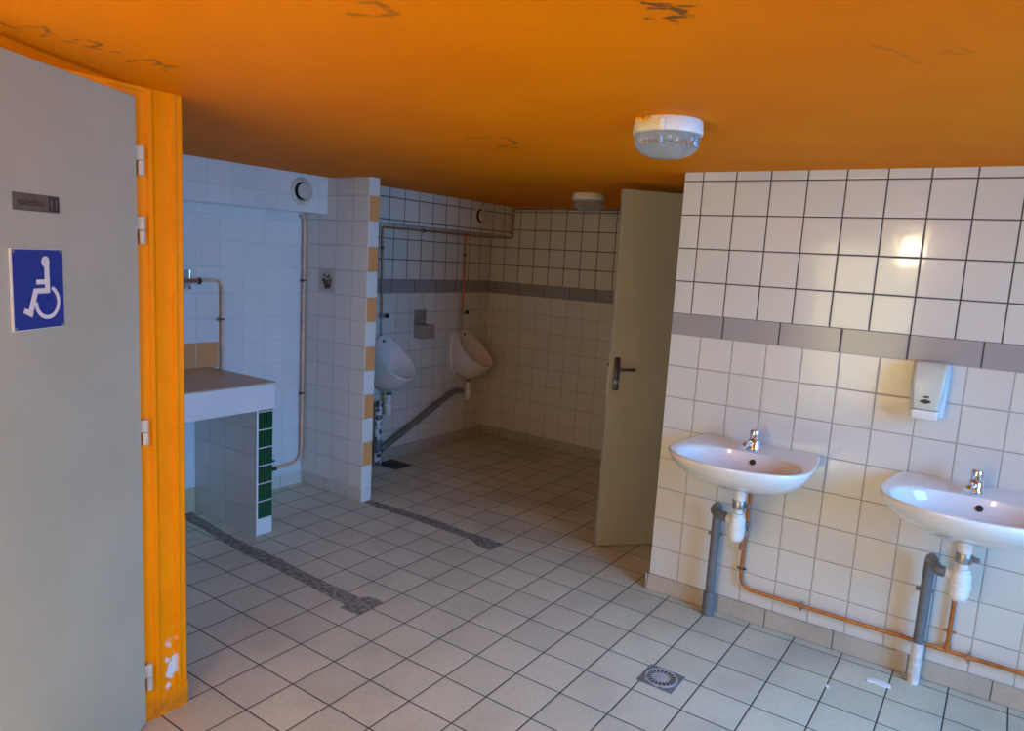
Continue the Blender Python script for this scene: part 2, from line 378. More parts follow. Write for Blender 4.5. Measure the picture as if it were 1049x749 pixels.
# skirtings
b = BM(); box(b, (-.10, -.012, 0), (XR, 0, .083)); box(b, (-.10, -.012, 0), (-.087, .10, .083)); bevel(struct(link('baseboard_right', b, M['base_r'], smooth=0)), .003)
b = BM(); box(b, (XL, YB - .012, 0), (.03, YB, .085)); bevel(struct(link('baseboard_back', b, M['base_u'], smooth=0)), .003)
b = BM(); box(b, (XL, -.026, 0), (XL + .012, YB, .085)); bevel(struct(link('baseboard_left', b, M['base_u'], smooth=0)), .003)
# short skirting under the counter and the two orange splash tiles above it
b = BM(); box(b, (XL, -1.94, 0), (XL + .012, -.880, .147)); bevel(struct(link('baseboard_alcove', b, M['base_y'], smooth=0)), .003)
b = BM(); box(b, (XL, -1.90, .848), (XL + .008, -.727, .997)); bevel(struct(link('wall_tile_strip', b, M['orange_tile'], smooth=0), 'row of orange tiles above the worktop'), .002)

# cement repair strips in the floor
def strip(name, pts_a, pts_b, label):
    def rag(pts):
        out = []
        for (x0, y0), (x1, y1) in zip(pts, pts[1:]):
            k = max(2, int(math.hypot(x1 - x0, y1 - y0) / .035))
            for i in range(k):
                t = i / k; out.append((x0 + (x1 - x0) * t + random.uniform(-.004, .004), y0 + (y1 - y0) * t + random.uniform(-.0035, .0035)))
        return out + [pts[-1]]
    b = BM(); prism(b, rag(pts_a) + rag(pts_b), .0, .0016); return struct(link(name, b, M['cement'], smooth=0), label)
strip('floor_strip', [(-2.575, -.99), (-2.2, -1.02), (-1.84, -1.062), (-1.56, -1.065), (-1.28, -1.083), (-1.06, -1.093), (-1.06, -1.13), (-.953, -1.122)],
      [(-.945, -.965), (-1.045, -.968), (-1.06, -1.005), (-1.36, -1.0), (-1.66, -.977), (-1.94, -.975), (-2.14, -.965), (-2.575, -.91)], 'dark cement repair strip in the floor beside the counter')
strip('floor_strip', [(-1.99, -.096), (-1.79, -.104), (-1.59, -.104), (-1.36, -.106), (-1.14, -.11), (-1.05, -.15), (-.955, -.165)],
      [(-.935, -.045), (-1.05, -.035), (-1.19, -.04), (-1.43, -.02), (-1.66, -.03), (-1.86, -.035), (-1.99, -.04)], 'dark cement repair strip in the floor beyond the tiled screen wall')

# ------------------------------------------------------------------ cubicle door frame (orange) and its door
prof = [(-1.0, -2.072), (-.938, -2.072), (-.938, -2.040), (-.933, -2.036), (-.933, -2.024), (-.939, -2.016), (-.941, -2.010), (-.941, -1.966), (-.935, -1.962),
        (-.935, -1.950), (-.940, -1.946), (-.940, -1.927), (-.945, -1.922), (-1.0, -1.922)]
b = BM(); prism(b, prof, 0, ZC); box(b, (-.99, -2.046, 0), (-.9375, -1.9225, .083))
fr = struct(link('door_frame_1', b, M['frame'], smooth=25), 'orange painted door post with moulded edges')
b = BM(); box(b, (-1.04, -2.98, 1.980), (-.938, -2.04, ZC)); box(b, (-.938, -2.98, 1.997), (-.929, -2.024, ZC)); box(b, (-1.0, -2.98, 0), (-.938, -2.95, ZC))
bevel(struct(link('door_frame_head_1', b, M['frame'], smooth=0), 'orange head of the door frame under the ceiling'), .003)

DR = Vector((.480, -.877, 0)); ang1 = math.atan2(.877, -.480)     # local +x runs from the free edge towards the hinges, local -y faces the room
# root at the hinge line
door = bpy.data.objects.new('door_1', None); C.objects.link(door); door.location = (-.925, -2.075, 0); door.rotation_euler = (0, 0, ang1)
struct(door, 'grey door with blue wheelchair sign standing ajar in the orange frame')
b = BM(); box(b, (-.86, 0, .008), (-.002, .04, 1.977)); bevel(struct(link('door_leaf', b, M['door'], door, smooth=0, local=True)), .002)
for z0, z1 in ((1.756, 1.842), (1.557, 1.640), (.941, 1.024), (.119, .212)):
    b = BM(); zm = (z0 + z1) / 2
    lathe(b, (.013, -.004, z0), (0, 0, 1), [(.006, 0), (.0095, .002), (.0095, zm - z0 - .002), (.008, zm - z0 - .001)], 16)
    lathe(b, (.013, -.004, zm + .001), (0, 0, 1), [(.008, 0), (.0095, .001), (.0095, z1 - zm - .004), (.006, z1 - zm - .001)], 16)
    box(b, (-.002, -.002, zm), (.012, .001, z1 - .002))
    struct(link('hinge', b, M['edge'], door, local=True))

def on_door(s, z, out=0):   # s from the hinge line
    return Vector((-.925, -2.075, z)) + DR * s + Vector((.877, .48, 0)) * out
# wheelchair sign, local x right, y out of the door (towards -y), z up
SW, SH = .166, .195
sg = thing('wheelchair_sign', 'square blue sign with white wheelchair symbol on the grey door', 'sign', on_door(.4855, 1.3405), ang1)
b = BM(); box(b, (-.002, -.004, 0), (SW, 0, SH)); bevel(link('back_plate', b, M['sign_white'], sg, smooth=0, local=True), .0008)
b = BM(); box(b, (.003, -.005, .002), (SW - .001, -.004, SH - .002)); link('blue_panel', b, M['blue'], sg, smooth=0, local=True)
def px(x, y):   # crop pixels of the symbol to sign metres
    return ((x - 45) / 242 * SW, (1 - (y - 334) / 362) * SH)
def stroke(b, pts, wd, y0, y1):
    P = [Vector((x, 0, z)) for x, z in pts]
    L, Rr = [], []
    for i, p in enumerate(P):
        t = (P[min(i + 1, len(P) - 1)] - P[max(i - 1, 0)]).normalized(); nn = Vector((-t.z, 0, t.x)) * wd / 2
        L.append(p + nn); Rr.append(p - nn)
    V = [[b.verts.new((q.x, y, q.z)) for q in side] for side, y in ((L, y0), (Rr, y0), (L, y1), (Rr, y1))]
    for k in range(len(P) - 1):
        for p, q in ((0, 1), (1, 3), (3, 2), (2, 0)): b.faces.new((V[p][k], V[p][k + 1], V[q][k + 1], V[q][k]))
    for k in (0, -1): b.faces.new((V[0][k], V[1][k], V[3][k], V[2][k]))
b = BM(); y0, y1 = -.0058, -.005
cx, cz = px(199, 391)
loft(b, [[(cx + .0125 * math.cos(2 * PI * i / 24), yy, cz + .0135 * math.sin(2 * PI * i / 24)) for i in range(24)] for yy in (y0 - .0006, y1)])
stroke(b, [px(205, 385), px(205, 533)], .0155, y0, y1)
stroke(b, [px(153, 482), px(200, 482)], .0115, y0 - .0001, y1)
stroke(b, [px(143, 522), px(214, 522)], .0125, y0 - .0002, y1)
stroke(b, [px(150, 517), px(121, 618)], .0145, y0 - .0003, y1)
stroke(b, [px(93, 606), px(131, 628)], .0125, y0 - .0004, y1)
cx, cz = px(203, 574)
stroke(b, [(cx + .0375 * math.cos(math.radians(a)), cz + .0375 * math.sin(math.radians(a))) for a in range(65, -183, -6)], .0095, y0 - .0005, y1)
link('wheelchair_symbol', b, M['sign_white'], sg, smooth=0, local=True)
for sx in (.007, SW - .007):
    for sz in (.007, SH - .007):
        b = BM(); lathe(b, (sx, -.005, sz), (0, -1, 0), [(.004, 0), (.0038, .001), (.002, .0016)], 12); link('screw', b, M['steel'], sg, local=True)
# toilettes plaque
pq = thing('toilet_plaque', 'small brown plaque reading toilettes on the grey door', 'sign', on_door(.4705, 1.624), ang1)
b = BM(); box(b, (0, -.002, 0), (.150, 0, .041)); bevel(link('plate', b, M['plaque'], pq, smooth=0, local=True), .0006)
def text_mesh(name, body, size, loc, mat, parent, thick=.0003):
    cu = bpy.data.curves.new(name, 'FONT'); cu.body = body; cu.size = size; cu.extrude = thick; cu.align_x = 'LEFT'
    tmp = bpy.data.objects.new(name, cu); C.objects.link(tmp)
    me = bpy.data.meshes.new_from_object(tmp.evaluated_get(bpy.context.evaluated_depsgraph_get()))
    bpy.data.objects.remove(tmp)
    me.transform(Matrix.Translation(loc) @ Matrix.Rotation(PI / 2, 4, 'X')); me.materials.clear(); me.materials.append(mat)
    o = bpy.data.objects.new(name, me); C.objects.link(o); o.parent = parent; return o
text_mesh('lettering', 'toilettes', .0255, (.012, -.0023, .0125), M['plaque_dark'], pq)
b = BM(); box(b, (.113, -.0024, .003), (.147, -.002, .038)); bx = link('pictogram_panel', b, M['plaque_dark'], pq, smooth=0, local=True)
b = BM()
for x in (.122, .138):
    lathe(b, (x, -.0024, .0325), (0, -1, 0), [(.0028, 0), (.0028, .0004)], 12)
    box(b, (x - .0038, -.0028, .0165), (x + .0038, -.0024, .029)); box(b, (x - .003, -.0028, .006), (x - .0006, -.0024, .0165)); box(b, (x + .0006, -.0028, .006), (x + .003, -.0024, .0165))
link('figure_pair', b, M['plaque'], bx, smooth=0, local=True)

# ------------------------------------------------------------------ inner door
D2 = Vector((.675, .738, 0)).normalized(); ang2 = math.atan2(D2.y, D2.x)
door2 = bpy.data.objects.new('door_2', None); C.objects.link(door2); door2.location = (-.535, .287, 0); door2.rotation_euler = (0, 0, ang2)
struct(door2, 'beige inner door standing open behind the washbasin wall')
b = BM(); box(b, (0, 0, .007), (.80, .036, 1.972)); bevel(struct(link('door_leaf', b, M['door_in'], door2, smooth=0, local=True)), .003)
b = BM(); box(b, (-.0012, .008, .86), (.001, .028, 1.10)); struct(link('latch_plate', b, M['edge'], door2, smooth=0, local=True))
b = BM(); box(b, (-.006, .012, 1.03), (-.001, .024, 1.05)); struct(link('latch_bolt', b, M['dark_chrome'], door2, smooth=0, local=True))
b = BM(); loft(b, [[(x, y, z) for x, z in rrect(.020 + i, .898 + i, .054 - i, 1.080 - i, .008)] for y, i in ((0, 0), (-.006, 0), (-.008, .002))])
hp = struct(link('handle_plate', b, M['dark_chrome'], door2, local=True))
b = BM(); cyl(b, (.037, -.006, 1.017), (.037, -.035, 1.017), .009); tube(b, [(.037, -.035, 1.017), (.060, -.042, 1.02), (.128, -.040, 1.019)], .0075, .015)
struct(link('lever_handle', b, M['dark_chrome'], hp, local=True))
b = BM(); lathe(b, (.037, -.008, .947), (0, -1, 0), [(.013, 0), (.013, .004), (.010, .006)], 18); struct(link('privacy_knob', b, M['steel'], hp, local=True))

# ------------------------------------------------------------------ counter
ct = thing('tiled_counter', 'white fronted counter with brown worktop on a tiled leg with green edge', 'counter', (-2.28, -1.35, 0))
b = BM(); box(b, (XL + .001, -1.938, .845), (-1.975, -.780, .853)); bevel(link('worktop', b, M['worktop'], ct, smooth=0), .002)
b = BM(); box(b, (XL + .001, -1.938, .704), (-1.978, -.778, .845)); bevel(link('front_panel', b, M['counter_face'], ct, smooth=0), .006, 3)
b = BM(); box(b, (XL + .001, -.878, 0), (-2.010, -.777, .704))
M['leg_face'] = tiles('white_tile_faint_joints', .15, .15, -2.585 - .878 + 2.28 + 1.35, -.003, (.74, .715, .70), (.60, .565, .535), .004, .2, tilt=.003)
link('support_wall', b, M['leg_face'], ct, smooth=0)
b = BM(); box(b, (-2.010, -.866, .092), (-2.0045, -.779, .704)); link('green_edge_tile', b, M['green'], ct, smooth=0)
b = BM(); box(b, (-2.011, -.880, 0), (-2.0035, -.868, .704)); box(b, (-2.010, -.868, 0), (-2.004, -.777, .0885)); bevel(link('white_edge_trim', b, M['counter_face'], ct, smooth=0), .003)

# wall tap and its pipe above the counter
def clip(b, p, ax, r=.010):
    lathe(b, p, ax, [(r, -.006), (r + .004, -.004), (r + .004, .004), (r, .006)], 14)
tp = thing('wall_tap', 'chrome wall tap half hidden by the orange post', 'tap', (XL, -.94, 1.352))
b = BM(); cyl(b, (XL, -.915, 1.353), (XL + .03, -.915, 1.353), .019); cyl(b, (XL + .045, -.872, 1.353), (XL + .045, -1.005, 1.353), .0165); cyl(b, (XL + .03, -.915, 1.353), (XL + .05, -.915, 1.353), .014)
link('body', b, M['chrome'], tp)
b = BM(); cyl(b, (XL + .045, -.930, 1.36), (XL + .045, -.930, 1.405), .007); cyl(b, (XL + .045, -.930, 1.400), (XL + .045, -.930, 1.412), .011); link('handle', b, M['chrome'], tp)
b = BM(); cyl(b, (XL + .045, -.868, 1.353), (XL + .045, -.882, 1.353), .0205); link('union_nut', b, M['dark_chrome'], tp)
b = BM(); tube(b, [(XL + .045, -.935, 1.345), (XL + .047, -.935, 1.325), (XL + .055, -.935, 1.305)], .010, .01); link('spout', b, M['chrome'], tp)
pp = thing('tap_pipe', 'pinkish pipe bending down from the wall tap to the worktop', 'pipe', (XL, -.715, .0))
b = BM(); tube(b, [(XL + .045, -.866, 1.353), (XL + .025, -.80, 1.358), (XL + .022, -.715, 1.352), (XL + .022, -.715, .15)], .0085, .07); link('pipe', b, M['pipe_pink'], pp)
b = BM(); clip(b, (XL + .022, -.715, 1.13), (0, 0, 1)); cyl(b, (XL, -.715, 1.13), (XL + .022, -.715, 1.13), .005); cyl(b, (XL + .02, -.73, 1.13), (XL + .036, -.74, 1.13), .009); link('pipe_clip', b, M['brass'], pp)

# riser in the corner of the alcove with a low tap
lp = thing('corner_pipe', 'pale pipe running down the alcove corner to a low tap', 'pipe', (XL, -.13, 0))
b = BM(); tube(b, [(XL + .022, -.16, 1.768), (XL + .022, -.135, 1.762), (XL + .022, -.128, 1.74), (XL + .022, -.128, .155), (XL + .03, -.34, .150)], .0105, .08); link('pipe', b, M['pipe_pink'], lp)
for z in (1.36, .62):
    b = BM(); clip(b, (XL + .022, -.128, z), (0, 0, 1), .012); cyl(b, (XL, -.128, z), (XL + .022, -.128, z), .005); cyl(b, (XL + .022, -.135, z), (XL + .034, -.15, z), .009)
    link('pipe_clip', b, M['brass'], lp)
ft = thing('low_tap', 'small dark tap near the floor beside the green edged leg', 'tap', (XL + .03, -.36, .10))
b = BM(); cyl(b, (XL + .03, -.335, .150), (XL + .032, -.405, .150), .0135); tube(b, [(XL + .032, -.395, .150), (XL + .06, -.41, .150), (XL + .075, -.415, .115)], .010, .02); link('body', b, M['dark_chrome'], ft)
b = BM(); cyl(b, (XL + .032, -.375, .150), (XL + .032, -.375, .205), .006); box(b, (XL + .022, -.40, .200), (XL + .042, -.35, .212)); link('handle', b, M['dark_chrome'], ft)

# rusty remains of a fixture on the partition
rf = thing('rusty_fixture', 'rusty remains of a fitting on a cream tile of the screen wall', 'fixture', (-2.358, -.112, 1.374))
b = BM(); box(b, (-2.432, -.1145, 1.302), (-2.288, -.112, 1.446)); link('backing_tile', b, M['rust'], rf, smooth=0)
b = BM()
for i in range(9):
    x, z = -2.358 + random.uniform(-.03, .03), 1.365 + random.uniform(-.04, .035); sphere(b, (x, -.117, z), random.uniform(.006, .013), 8)
link('rust_lump', b, M['brass'], rf)

# ------------------------------------------------------------------ ceiling vents
def vent(loc, label):
    t = thing('wall_vent', label, 'vent', loc, 0, 'round air vents in the boxed duct')
    b = BM(); lathe(b, (0, 0, 0), (1, 0, 0), [(.082, 0), (.082, .004), (.074, .010), (.060, .010), (.056, .004), (.052, .002)], 40); link('flange', b, M['vent'], t, local=True)
    b = BM(); lathe(b, (.004, 0, 0), (1, 0, 0), [(.053, 0), (.053, .001)], 32); link('dark_opening', b, M['black'], t, local=True)
    b = BM(); lathe(b, (.006, 0, 0), (1, 0, 0), [(.020, 0), (.044, .014), (.046, .018), (.043, .022), (.020, .024)], 40); link('disc', b, M['vent'], t, local=True)
    return t
v0 = vent((XB, -.311, 1.904), 'round white air vent in the boxed duct above the counter alcove')
dup(v0, (XB, 1.452, 1.899), 'round white air vent in the boxed duct above the urinals')

# ------------------------------------------------------------------ ceiling lamps
def lamp(loc, label, gm):
    t = thing('ceiling_lamp', label, 'lamp', loc, 0, 'round ceiling lamps')
    n = 64
    b = BM(); lathe(b, (0, 0, 0), (0, 0, -1), [(.098, 0), (.101, .003), (.104, .034), (.103, .040), (.092, .042)], 56); base = link('base', b, M['plastic'], t, local=True)
    b = BM()
    rings = []
    for r, z, k in ((.092, -.040, .0), (.0915, -.046, .0045), (.090, -.072, .0045), (.087, -.083, .0015), (.073, -.096, .0), (.046, -.106, 0), (.015, -.110, 0)):
        rings.append([((r + k * math.cos(i * PI)) * math.cos(2 * PI * i / n), (r + k * math.cos(i * PI)) * math.sin(2 * PI * i / n), z) for i in range(n)])
    loft(b, rings); link('glass_cover', b, gm, t, local=True, smooth=50)
    b = BM(); a = math.radians(-75)
    box(b, (-.006, -.008, -.043), (.006, .003, -.012)); bmesh.ops.rotate(b, verts=b.verts, cent=(0, 0, 0), matrix=Matrix.Rotation(a + PI / 2, 3, 'Z'))
    bmesh.ops.translate(b, verts=b.verts, vec=(.103 * math.cos(a), .103 * math.sin(a), 0)); link('clip', b, M['plastic'], t, local=True)
    return t
l0 = lamp((.303, -1.125, ZC), 'large round ceiling lamp with ribbed glass nearest the washbasins', M['glass'])
dup(l0, (-1.085, .90, ZC), 'small looking round ceiling lamp at the far end by the urinals')
l2 = lamp((.42, -3.95, ZC), 'lit round ceiling lamp behind the photographer', M['glass_lit'])
pl = bpy.data.lights.new('lamp_light', 'POINT'); pl.color = (1.0, .80, .42); pl.energy = 22; pl.shadow_soft_size = .07
po = bpy.data.objects.new('lamp_light', pl); C.objects.link(po); po.location = (.42, -3.95, ZC - .19)
# dried orange paint left on the front lamp
b = BM()
for i in range(9):
    a = math.radians(-128 + i * 3.6); z = -random.uniform(.002, .012)
    sphere(b, (.1025 * math.cos(a), .1025 * math.sin(a), z), random.uniform(.005, .0075), 8, 1.2)
link('paint_smear', b, M['smear'], l0, local=True)

# ------------------------------------------------------------------ washbasins
OUT = [(-.235, -.004), (-.253, -.03), (-.270, -.11), (-.283, -.22), (-.286, -.32), (-.272, -.390), (-.230, -.450), (-.16, -.495), (-.08, -.520), (0, -.527),
       (.08, -.520), (.16, -.495), (.230, -.450), (.272, -.390), (.286, -.32), (.283, -.22), (.270, -.11), (.253, -.03), (.235, -.004), (.12, -.004), (0, -.004), (-.12, -.004)]
def crom(P, k):
    n = len(P); out = []
    for i in range(n):
        p = [Vector(P[(i + j - 1) % n]) for j in range(4)]
        for q in range(k):
            t = q / k
            out.append(.5 * (2 * p[1] + (p[2] - p[0]) * t + (2 * p[0] - 5 * p[1] + 4 * p[2] - p[3]) * t * t + (3 * p[1] - p[0] - 3 * p[2] + p[3]) * t ** 3))
    return out
def radial(poly, c, n):
    out = []; c = Vector(c)
    for i in range(n):
        a = 2 * PI * i / n; d = Vector((math.cos(a), math.sin(a))); best = None
        for p, q in zip(poly, poly[1:] + poly[:1]):
            e = q - p; den = d.x * e.y - d.y * e.x
            if abs(den) < 1e-9: continue
            w_ = p - c; t = (w_.x * e.y - w_.y * e.x) / den; s = (w_.x * d.y - w_.y * d.x) / den
            if t > 0 and -1e-6 <= s <= 1 + 1e-6 and (best is None or t > best): best = t
        out.append(c + d * best)
    return out
NB = 96; CB = (0, -.27)
rimo = radial([Vector((p.x, min(p.y, -.004))) for p in crom(OUT, 5)], CB, NB)
bowl = radial([Vector((.247 * abs(math.cos(a)) ** .85 * (1 if math.cos(a) > 0 else -1), -.330 + (.160 if math.sin(a) > 0 else .182) * abs(math.sin(a)) ** .9 * (1 if math.sin(a) > 0 else -1))) for a in [2 * PI * i / 120 for i in range(120)]], CB, NB)
def bring(base, c, s, z, sy=None):
    return [(c[0] + (p.x - c[0]) * s, min(c[1] + (p.y - c[1]) * (sy or s), -.004), z) for p in base]
def washbasin(loc, label):
    t = thing('washbasin', label, 'washbasin', loc, 0, 'washbasins on the tiled wall')
    b = BM(); R = []
    oc = (0, -.10)
    for s, z, sy in ((.10, .680, .30), (.26, .683, .42), (.43, .691, .55), (.60, .706, .66), (.74, .726, .76), (.85, .750, .855), (.92, .774, .92), (.965, .796, .965), (.99, .812, .99), (1.0, .823, 1.0), (.999, .828, .999), (.992, .8305, .992)):
        R.append(bring(rimo, oc, s, z, sy))
    R.append(bring(rimo, oc, .972, .8305))
    mixr = [rimo[i].lerp(bowl[i], .8) for i in range(NB)]
    R.append([(p.x, p.y, .8265) for p in mixr])
    R.append([(p.x, p.y, .822) for p in bowl])
    bc = (0, -.30)
    for s, z in ((.975, .810), (.93, .786), (.85, .764), (.70, .746), (.45, .735), (.15, .730)): R.append([(bc[0] + (p.x - bc[0]) * s, bc[1] + (p.y - bc[1]) * s, z) for p in bowl])
    loft(b, R); link('basin', b, M['ceramic'], t, smooth=60, local=True)
    b = BM(); lathe(b, (0.022, -.180, .785), (0, -.93, .36), [(.0125, -.004), (.0125, .004), (.009, .0045)], 18); link('overflow_hole', b, M['black'], t, local=True)
    b = BM(); lathe(b, (0, -.30, .729), (0, 0, 1), [(.028, 0), (.028, .004), (.02, .005)], 24); link('drain_ring', b, M['chrome'], t, local=True)
    # push tap
    b = BM(); lathe(b, (0, -.115, .829), (0, 0, 1), [(.029, 0), (.029, .006), (.0265, .010), (.0255, .036), (.021, .041)], 28)
    tube(b, [(-.004, -.120, .854), (-.018, -.170, .858), (-.021, -.186, .844)], .0125, .012); tap = link('tap_body', b, M['chrome'], t, local=True)
    b = BM(); lathe(b, (0, -.115, .870), (0, 0, 1), [(.018, 0), (.0195, .004), (.021, .036), (.018, .041), (.006, .044)], 24); link('push_button', b, M['chrome'], tap, local=True)
    # waste and bottle trap
    b = BM(); cyl(b, (0, -.235, .692), (0, -.235, .625), .024); w_ = link('waste_neck', b, M['ceramic'], t, local=True)
    b = BM(); lathe(b, (0, -.235, .592), (0, 0, 1), [(.027, 0), (.028, .003), (.028, .034), (.026, .037)], 24); cyl(b, (.026, -.235, .612), (.046, -.245, .612), .010, 14); link('clamp_ring', b, M['steel'], t, local=True)
    b = BM(); lathe(b, (0, -.235, .590), (0, 0, -1), [(.018, 0), (.018, .018), (.027, .020), (.027, .034), (.031, .038), (.033, .046), (.033, .076), (.036, .078), (.036, .090), (.034, .092), (.033, .120), (.028, .136), (.016, .144), (.004, .145)], 28)
    cyl(b, (-.02, -.233, .535), (-.042, -.224, .537), .019); link('bottle_trap', b, M['plastic'], t, local=True)
    return t
wb = washbasin((.378, 0, 0), 'white washbasin with push tap nearer the inner door, fully in view')
dup(wb, (1.190, 0, 0), 'white washbasin below the soap dispenser, cut by the right edge')

def waste(name, x, cx, label, white):
    WY = -.064
    t = thing(name, label, 'pipe', (x, WY, 0), 0, 'drain pipes under the washbasins')
    b = BM(); tube(b, [(x, WY, .17 if white else .10), (x, WY, .528), (x + .022, -.185, .537), (cx - .072, -.2215, .537), (cx - .052, -.2235, .537)], .0205, .035, 18); link('pipe', b, M['pvc'], t)
    b = BM(); lathe(b, (x, WY, .0), (0, 0, 1), [(.027, 0), (.027, .10), (.0215, .108)] if not white else [(.021, 0), (.021, .165), (.023, .170)], 20)
    link('lower_sleeve', b, M['pvc'] if not white else M['peelw'], t)
    b = BM(); lathe(b, (x, -.05, .385), (0, 0, 1), [(.021, -.006), (.0245, -.006), (.0245, .006), (.021, .006)], 18); cyl(b, (x, -.05, .385), (x, 0, .385), .006, 10); box(b, (x - .036, -.062, .380), (x - .021, -.045, .390)); link('pipe_clip', b, M['pvc_dark'], t)
M['peelw'] = plain('white_painted_pipe', (.74, .72, .70), .5, var=.1, scale=40)
waste('waste_pipe', .238, .378, 'grey drain pipe under the washbasin nearer the inner door', False)
waste('waste_pipe', 1.082, 1.190, 'grey drain pipe with white foot under the right washbasin', True)

# orange painted copper supply under the basins
cp = thing('supply_pipe', 'orange painted copper pipe along the wall under both washbasins', 'pipe', (.9, -.022, 0))
b = BM(); tube(b, [(.362, -.022, .665), (.358, -.022, .157), (XR, -.022, .150)], .0085, .07); link('pipe', b, M['pipe_or'], cp)
b = BM(); tube(b, [(1.178, -.022, .66), (1.178, -.022, .153)], .0085, 0); lathe(b, (1.178, -.022, .153), (0, 0, 1), [(.012, -.004), (.012, .028), (.009, .030)], 14); link('branch_pipe', b, M['pipe_or'], cp)
b = BM(); lathe(b, (.360, -.022, .40), (0, 0, 1), [(.010, 0), (.014, .002), (.014, .022), (.011, .026), (.011, .040), (.014, .044), (.014, .066), (.010, .070)], 8); cyl(b, (.360, -.022, .43), (.372, -.055, .43), .010, 12); link('stop_valve', b, M['steel'], cp)
b = BM(); tube(b, [(.356, -.022, .40), (.351, -.033, .335)], .0115, 0); link('pipe_joint', b, M['pipe_dk'], cp)
def wclip(b, x, z, v):
    if v: lathe(b, (x, -.022, z), (0, 0, 1), [(.009, -.005), (.0125, -.004), (.0125, .004), (.009, .005)], 14); box(b, (x - .021, -.026, z - .003), (x + .021, -.018, z + .003))
    else: lathe(b, (x, -.022, z), (1, 0, 0), [(.009, -.008), (.0125, -.006), (.0125, .006), (.009, .008)], 14); box(b, (x - .003, -.026, z - .022), (x + .003, -.018, z + .022))
    cyl(b, (x, -.022, z), (x, 0, z), .004, 10)
for x, z, v, mm in ((.359, .247, 1, 'brass'), (.628, .156, 0, 'pipe_dk'), (1.20 + .05, .152, 0, 'pipe_dk'), (1.178, .235, 1, 'pipe_or')):
    b = BM(); wclip(b, x, z, v); link('pipe_clip', b, M[mm], cp)

# ------------------------------------------------------------------ soap dispenser
sd = thing('soap_dispenser', 'white soap dispenser on the wall above the right washbasin', 'soap dispenser', (.992, 0, 1.06))
def sring(z, x0, x1, d, r): return [(x, -y - .0, z) for x, y in [(p[0], max(p[1], .0)) for p in rrect(x0, -.03, x1, d, r)]]
b = BM(); loft(b, [sring(z, x0, x1, d, r) for z, x0, x1, d, r in ((1.100, .947, 1.037, .092, .012), (1.12, .945, 1.039, .097, .012), (1.16, .939, 1.044, .099, .014), (1.20, .934, 1.048, .096, .016), (1.235, .932, 1.050, .088, .016), (1.262, .932, 1.050, .078, .014), (1.274, .934, 1.048, .066, .012), (1.279, .940, 1.042, .055, .012))])
bevel(link('front_cover', b, M['green_white'], sd, smooth=50), .0005)
b = BM(); loft(b, [sring(z, x0, x1, d, .01) for z, x0, x1, d in ((1.072, .940, 1.052, .066), (1.10, .936, 1.054, .068), (1.18, .930, 1.055, .062), (1.25, .928, 1.054, .050), (1.272, .930, 1.052, .040))]); link('back_housing', b, M['clear_blue'], sd, smooth=50)
b = BM(); loft(b, [sring(z, x0, x1, d, .01) for z, x0, x1, d in ((1.060, .952, 1.032, .080), (1.064, .945, 1.037, .094), (1.092, .942, 1.040, .103), (1.098, .944, 1.038, .100))]); link('push_bar', b, M['plastic'], sd, smooth=50)
b = BM(); loft(b, [[(.991 + .019 * math.cos(a) , y, 1.132 + .0085 * math.sin(a) * (1 - .45 * abs(math.cos(a)))) for a in [2 * PI * i / 24 for i in range(24)]] for y in (-.096, -.1005)])
link('level_window', b, M['black'], sd, smooth=0)
b = BM(); loft(b, [[(x, y, z) for x, z in rrect(.983, 1.146, 1.001, 1.153, .002)] for y in (-.097, -.1008)]); link('badge', b, M['plaque_dark'], sd, smooth=0)

